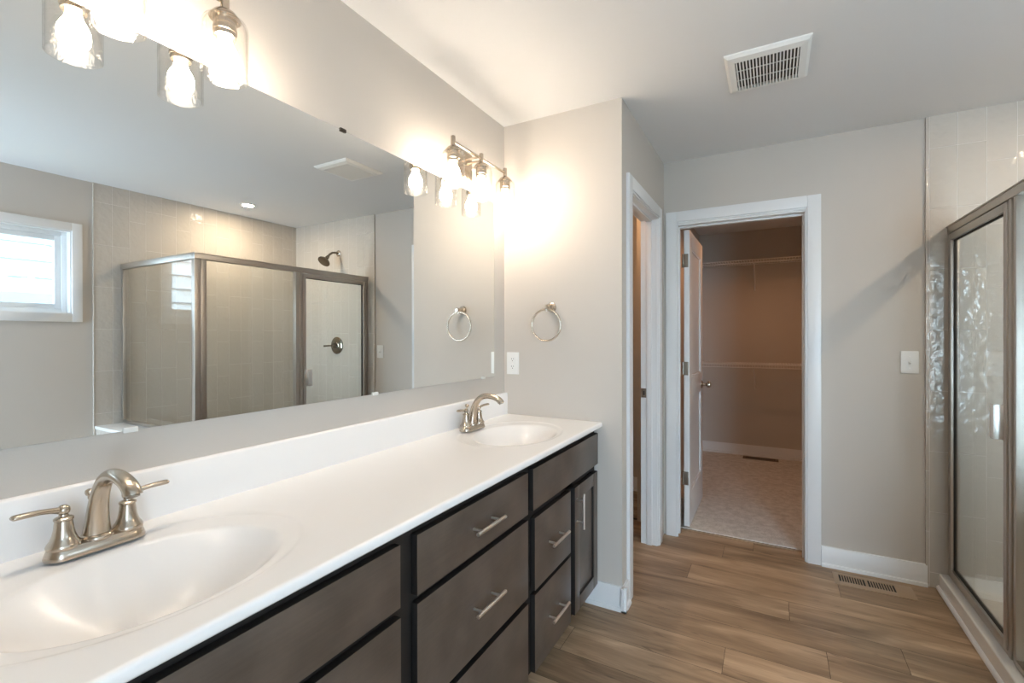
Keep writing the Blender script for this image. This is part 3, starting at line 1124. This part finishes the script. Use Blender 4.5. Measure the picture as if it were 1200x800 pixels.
MB().cyl((0.055, YW - 0.0055, 1.160), (0.055, YW - 0.0078, 1.160), 0.0030, seg=14).build('screw', M['pull'], ol)

sw = thing('light_switch', 'white toggle switch plate on the back wall between closet and shower', 'light switch', (1.907, YB, 1.164))
MB().box(1.870, 1.944, YB - 0.006, YB, 1.105, 1.223, 0.0025).build('cover_plate', M['plate'], sw)
tg = MB()
tg.box(1.9015, 1.9125, YB - 0.0075, YB - 0.005, 1.151, 1.177, 0.0006)
tg.box(1.9035, 1.9105, YB - 0.019, YB - 0.005, 1.158, 1.168, 0.001, rot=Matrix.Rotation(math.radians(-25), 3, 'X'))
tg.build('toggle', M['plate'], sw)
for dz in (-0.030, 0.030):
    MB().cyl((1.907, YB - 0.0055, 1.164 + dz), (1.907, YB - 0.0076, 1.164 + dz), 0.0028, seg=12).build('screw', M['pull'], sw)

# ------------------------------------------------------------------ ceiling exhaust vent
ve = thing('exhaust_fan_vent', 'white louvred exhaust fan cover on the ceiling', 'vent', (1.25, 2.235, H))
vx0, vx1, vy0, vy1 = 1.100, 1.405, 2.075, 2.395
gx0, gx1, gy0, gy1 = 1.137, 1.368, 2.118, 2.362
zt, zb = H, H - 0.019
m = MB()
o_ = [(vx0, vy0), (vx1, vy0), (vx1, vy1), (vx0, vy1)]
i_ = [(gx0, gy0), (gx1, gy0), (gx1, gy1), (gx0, gy1)]
rings = []
for pts, z in ((o_, zt), (o_, zt - 0.005), ([(x + (0.012 if x < 1.25 else -0.012), y + (0.012 if y < 2.2 else -0.012)) for x, y in o_], zt - 0.015),
               (i_, zb), (i_, zt - 0.004)):
    rings.append([m.bm.verts.new((x, y, z)) for x, y in pts])
for A, B in zip(rings, rings[1:]):
    for k in range(4):
        m.bm.faces.new((A[k], A[(k + 1) % 4], B[(k + 1) % 4], B[k]))
m.build('frame', M['plate'], ve, smooth=False)
MB().box(gx0 - 0.001, gx1 + 0.001, gy0 - 0.001, gy1 + 0.001, zt - 0.004, zt - 0.001).build('duct_screen', M['vent_slot'], ve, smooth=False)
m = MB()
ns = 19
for k in range(ns):
    x = gx0 + (gx1 - gx0) * (k + 0.5) / ns
    m.box(x - 0.0026, x + 0.0026, gy0, gy1, zb, zb + 0.009)
for y in (gy0 + 0.082, gy0 + 0.163):
    m.box(gx0, gx1, y - 0.0013, y + 0.0013, zb + 0.004, zb + 0.008)
m.build('louvres', M['plate'], ve, smooth=False)

# ------------------------------------------------------------------ shower downlight
dl = thing('recessed_light', 'round recessed downlight in the ceiling over the shower', 'light', (2.689, 2.409, H))
MB().lathe([(0.046, 0.001), (0.046, -0.004), (0.060, -0.004), (0.066, -0.0015), (0.066, 0.0)], (2.689, 2.409, H), (0, 0, 1), 40).build('trim_ring', M['plate'], dl)
MB().lathe([(0.0, -0.0048), (0.044, -0.0048), (0.044, -0.0040), (0, -0.0040)], (2.689, 2.409, H), (0, 0, 1), 32).build('lens', M['downlight'], dl)

# ------------------------------------------------------------------ shower base
XF0, XF1 = 2.058, 2.096
sb = thing('shower_pan', 'white shower pan with a raised curb under the glass door', 'shower pan', (2.02, 1.76, 0))
m = MB()
m.box(2.022, 2.118, 1.751, 3.1695, 0.0, 0.082, 0.009, 4)
m.build('curb', M['acrylic'], sb)
m = MB()
m.prism([(2.010, 0.0), (2.023, 0.0), (2.023, 0.019), (2.019, 0.018), (2.0125, 0.012), (2.0105, 0.006)], 'y', 1.503, 3.1695)
m.build('shoe_strip', M['trim'], sb, angle=60)
m = MB()
m.box(2.10, XR - 0.011, 1.752, 3.1695, 0.001, 0.030)
m.prism([(3.1690, 0.03), (3.1690, 0.095), (3.153, 0.095), (3.148, 0.088), (3.140, 0.05), (3.120, 0.032), (3.10, 0.0295)], 'x', 2.10, XR - 0.011)
m.prism([(XR - 0.011, 0.03), (XR - 0.011, 0.095), (XR - 0.028, 0.095), (XR - 0.033, 0.088), (XR - 0.042, 0.05), (XR - 0.07, 0.0295)], 'y', 1.752, 3.1695)
m.build('pan', M['acrylic'], sb, angle=40)
MB().lathe([(0, 0.0305), (0.05, 0.0305), (0.053, 0.0325), (0.055, 0.030)], (2.62, 2.46, 0), (0, 0, 1), 32).build('drain', M['nickel'], sb)

# ------------------------------------------------------------------ shower enclosure
se = thing('shower_enclosure', 'framed clear glass shower enclosure with brushed nickel frame and hinged door', 'shower enclosure', (2.06, 1.67, 0.082))
HZ0, HZ1 = 1.822, 1.863


def fr(name, mb, parent=se, mat='frame'):
    return mb.build(name, M[mat], parent)


fr('header', MB().box(XF0 - 0.004, XF1 + 0.004, 1.662, 3.169, HZ0, HZ1, 0.003).box(XF0 - 0.008, XF1 + 0.004, 1.662, 3.169, HZ1 - 0.008, HZ1 - 0.001, 0.002))
fr('header', MB().box(XF1 + 0.004, XR - 0.011, 1.662, 1.698, HZ0, HZ1, 0.003))
fr('wall_jamb', MB().box(XF0, XF1, 3.147, 3.169, 0.0825, HZ0, 0.002).box(XF0 + 0.012, XF1 - 0.006, 3.139, 3.148, 0.0825, HZ0, 0.001))
fr('wall_jamb', MB().box(XR - 0.034, XR - 0.011, 1.666, 1.694, 0.672, HZ0, 0.002))
fr('corner_post', MB().box(XF0, XF1, 1.664, 1.700, 0.6485, HZ0, 0.004).box(XF0 - 0.002, XF1 + 0.002, 1.704, 1.740, 0.6485, HZ0, 0.004)
   .box(XF0 + 0.004, XF1 - 0.004, 1.699, 1.705, 0.6485, HZ0).box(XF0, XF1, 1.752, 1.772, 0.0825, 0.66, 0.002))
fr('mullion', MB().box(XF0, XF1, 2.412, 2.432, 0.0825, HZ0, 0.002).box(XF0 + 0.005, XF1 - 0.004, 2.432, 2.448, 0.0825, HZ0, 0.001)
   .box(XF0 - 0.002, XF1, 2.448, 2.472, 0.0825, HZ0, 0.003))
fr('bottom_rail', MB().box(XF0 - 0.002, XF1, 1.772, 2.412, 0.0825, 0.106, 0.002).box(XF0, XF1, 2.472, 3.147, 0.0825, 0.098, 0.002))
fr('bottom_rail', MB().box(XF1 + 0.002, XR - 0.034, 1.667, 1.693, 0.6485, 0.672, 0.002))
MB().box(2.074, 2.080, 1.740, 2.412, 0.655, HZ0).box(2.074, 2.080, 1.772, 2.412, 0.106, 0.655).build('fixed_panel', M['glass'], se, smooth=False)
MB().box(XF1 + 0.001, XR - 0.034, 1.677, 1.683, 0.672, HZ0).build('side_panel', M['glass'], se, smooth=False)
# hinged door
DY0, DY1, DZ0, DZ1 = 2.475, 3.138, 0.104, 1.816
d = MB()
sw_ = 0.027
for a0, a1, q0, q1 in ((DY0, DY0 + sw_, DZ0, DZ1), (DY1 - sw_, DY1, DZ0, DZ1), (DY0 + sw_, DY1 - sw_, DZ0, DZ0 + sw_), (DY0 + sw_, DY1 - sw_, DZ1 - sw_ - 0.006, DZ1)):
    d.box(XF0 - 0.006, XF1 - 0.010, a0, a1, q0, q1, 0.003)
door_o = d.build('door', M['frame'], se)
MB().box(2.068, 2.073, DY0 + sw_, DY1 - sw_, DZ0 + sw_, DZ1 - sw_ - 0.006).build('door_glass', M['glass'], door_o, smooth=False)
g_ = MB()   # dark gasket around the pane
for a0, a1, q0, q1 in ((DY0 + sw_, DY0 + sw_ + 0.003, DZ0 + sw_, DZ1 - sw_ - 0.006), (DY1 - sw_ - 0.005, DY1 - sw_, DZ0 + sw_, DZ1 - sw_ - 0.006),
                       (DY0 + sw_, DY1 - sw_, DZ0 + sw_, DZ0 + sw_ + 0.005), (DY0 + sw_, DY1 - sw_, DZ1 - sw_ - 0.010, DZ1 - sw_ - 0.006)):
    g_.box(2.064, 2.077, a0, a1, q0, q1)
g_.build('gasket', M['slot'], door_o, smooth=False)
h_ = MB()
h_.box(XF0 - 0.034, XF0 - 0.030, 2.498, 2.536, 0.902, 1.036, 0.001)
h_.box(XF0 - 0.031, XF0 - 0.005, 2.498, 2.502, 0.902, 1.036, 0.001)
h_.box(XF1 + 0.014, XF1 + 0.018, 2.498, 2.536, 0.902, 1.036, 0.001)
h_.box(XF1 - 0.011, XF1 + 0.015, 2.498, 2.502, 0.902, 1.036, 0.001)
h_.build('handle', M['pull'], door_o)

# ------------------------------------------------------------------ shower head and valve
sh = thing('showerhead', 'dark nickel shower head on a short arm high on the tiled back wall', 'shower head', (2.453, YB - 0.010, 2.115))
MB().lathe([(0.030, 0), (0.030, 0.004), (0.020, 0.010), (0.012, 0.013)], (2.453, YB - 0.010, 2.118), (0, -1, 0), 28).build('flange', M['nickel'], sh)
arm = [(2.453, YB - 0.012, 2.118), (2.453, YB - 0.05, 2.119), (2.453, YB - 0.085, 2.112), (2.453, YB - 0.115, 2.092), (2.453, YB - 0.135, 2.068)]
MB().tube(arm, 0.0105, 16, side=Vector((1, 0, 0))).build('arm', M['bronze'], sh)
ax = Vector((0, -0.66, -0.75)).normalized()
MB().lathe([(0.012, -0.012), (0.016, 0.0), (0.018, 0.012), (0.018, 0.022), (0.024, 0.032), (0.044, 0.050), (0.057, 0.062), (0.060, 0.070),
            (0.058, 0.076), (0.050, 0.078), (0, 0.078)], (2.453, YB - 0.135, 2.068), ax, 36).build('head', M['bronze'], sh, angle=40)
vl = thing('shower_valve', 'dark round shower valve with a lever handle on the tiled back wall', 'shower valve', (2.476, YB - 0.010, 1.215))
MB().lathe([(0.084, 0), (0.084, 0.003), (0.078, 0.008), (0.050, 0.014), (0.034, 0.018), (0.030, 0.022)], (2.476, YB - 0.010, 1.215), (0, -1, 0), 44).build('escutcheon', M['bronze'], vl, angle=40)
MB().lathe([(0.026, 0.018), (0.026, 0.040), (0.022, 0.056), (0.014, 0.064), (0, 0.066)], (2.476, YB - 0.010, 1.215), (0, -1, 0), 28) \
    .tube([(2.476, YB - 0.058, 1.215), (2.51, YB - 0.062, 1.214), (2.55, YB - 0.068, 1.212), (2.592, YB - 0.070, 1.210)],
          [0.008, 0.006, 0.006, 0.007], 14, side=Vector((0, 0, 1)), wid=[0.009, 0.007, 0.008, 0.009]).build('handle', M['bronze'], vl)

# ------------------------------------------------------------------ floor registers


def register(name, label, x0, x1, y0, y1, z, mat, sl_x0, sl_x1, sl_y0, sl_y1, n):
    r_ = thing(name, label, 'floor vent', ((x0 + x1) / 2, (y0 + y1) / 2, z), None)
    m_ = MB()
    t_ = 0.004
    m_.box(x0, sl_x0, y0, y1, z, z + t_, 0.001)
    m_.box(sl_x1, x1, y0, y1, z, z + t_, 0.001)
    m_.box(sl_x0, sl_x1, y0, sl_y0, z, z + t_, 0.001)
    m_.box(sl_x0, sl_x1, sl_y1, y1, z, z + t_, 0.001)
    mid = (sl_x0 + sl_x1) / 2
    m_.box(mid - 0.006, mid + 0.006, sl_y0, sl_y1, z, z + t_)
    for a, b_ in ((sl_x0, mid - 0.006), (mid + 0.006, sl_x1)):
        w_ = (b_ - a) / n
        for k in range(1, n):
            m_.box(a + k * w_ - w_ * 0.22, a + k * w_ + w_ * 0.22, sl_y0, sl_y1, z, z + t_ * 0.8)
    m_.build('grille', M[mat], r_)
    MB().box(sl_x0 - 0.002, sl_x1 + 0.002, sl_y0 - 0.002, sl_y1 + 0.002, z + 0.0003, z + 0.0010).build('duct_opening', M['slot'], r_, smooth=False)
    return r_


register('floor_register', 'tan floor register set in the wood floor below the back wall baseboard', 1.560, 1.900, 2.968, 3.110, 0.0, 'register',
         1.585, 1.824, 3.010, 3.086, 10)
register('floor_register', 'dark brown floor register in the carpet at the closet back wall', 1.00, 1.33, 5.49, 5.60, 0.010, 'closet_register',
         1.03, 1.30, 5.52, 5.57, 9)

# ------------------------------------------------------------------ closet wire shelves


def wire_shelf(zt_, label):
    y1_, y0w = CLY - 0.004, CLY - 0.36
    x0_, x1_ = 0.556, 2.444
    s_ = thing('wire_shelf', label, 'shelf', ((x0_ + x1_) / 2, y1_, zt_), 'white wire closet shelves')
    m_ = MB()
    r_ = 0.0026
    n = 74
    for k in range(n + 1):
        x = x0_ + 0.01 + (x1_ - x0_ - 0.02) * k / n
        m_.box(x - 0.0015, x + 0.0015, y0w, y1_, zt_ - 0.0015, zt_ + 0.0015)
        m_.box(x - 0.0015, x + 0.0015, y0w - 0.0015, y0w + 0.0015, zt_ - 0.034, zt_)
    m_.build('wire_deck', M['wire'], s_, smooth=False)
    m_ = MB()
    for yy, zz in ((y0w, zt_ - 0.003), (y0w, zt_ - 0.034), (y1_ - 0.004, zt_ - 0.004), ((y0w + y1_) / 2, zt_ - 0.004)):
        m_.cyl((x0_, yy, zz), (x1_, yy, zz), 0.0045, seg=8)
    m_.build('rails', M['wire'], s_)
    for xb in (1.114, 1.93):
        m_ = MB()
        m_.cyl((xb, y0w + 0.004, zt_ - 0.034), (xb, y1_ - 0.004, zt_ - 0.285), 0.0065, seg=10)
        m_.cyl((xb, y1_ - 0.008, zt_ - 0.282), (xb, y1_ + 0.0035, zt_ - 0.282), 0.010, seg=12)
        m_.build('brace', M['wire'], s_)
    return s_


ws = wire_shelf(2.075, 'white wire shelf on the closet back wall, the higher of the two')
copy_tree(ws, (0, 0, 1.015 - 2.075), 'white wire shelf on the closet back wall, the lower one at door knob height')

# ------------------------------------------------------------------ outside the window
nh = thing('neighbor_house', 'pale neighbouring house with lap siding outside the window', 'house', (6.3, 1.5, -0.4))
m = MB()
m2 = MB()
z = -0.4
while z < 6.0:
    m.prism([(6.30, z), (6.272, z), (6.292, z + 0.20), (6.30, z + 0.20)], 'y', -5.0, 9.0)
    m2.box(6.268, 6.275, -5.0, 9.0, z - 0.012, z + 0.004)  # dark strips coloured in place of the shade under each board
    z += 0.20
m.box(6.31, 6.6, -5.0, 9.0, -0.4, 6.0)
m.build('siding', M['siding'], nh, smooth=False)
m2.build('board_shade_strips', M['roofing_and_shade'], nh, smooth=False)
m = MB()
m.prism([(5.5, 1.50), (5.5, 1.58), (6.265, 1.82), (6.265, 1.74)], 'y', 0.4, 2.25)
m.build('porch_roof', M['roofing_and_shade'], nh, smooth=False)
structure('ground_outside', MB().box(XR + 0.14, 12, -8, 12, -0.5, -0.4), M['ground'], smooth=False)

for o in bpy.data.objects:
    if '_origin' in o:
        del o['_origin']
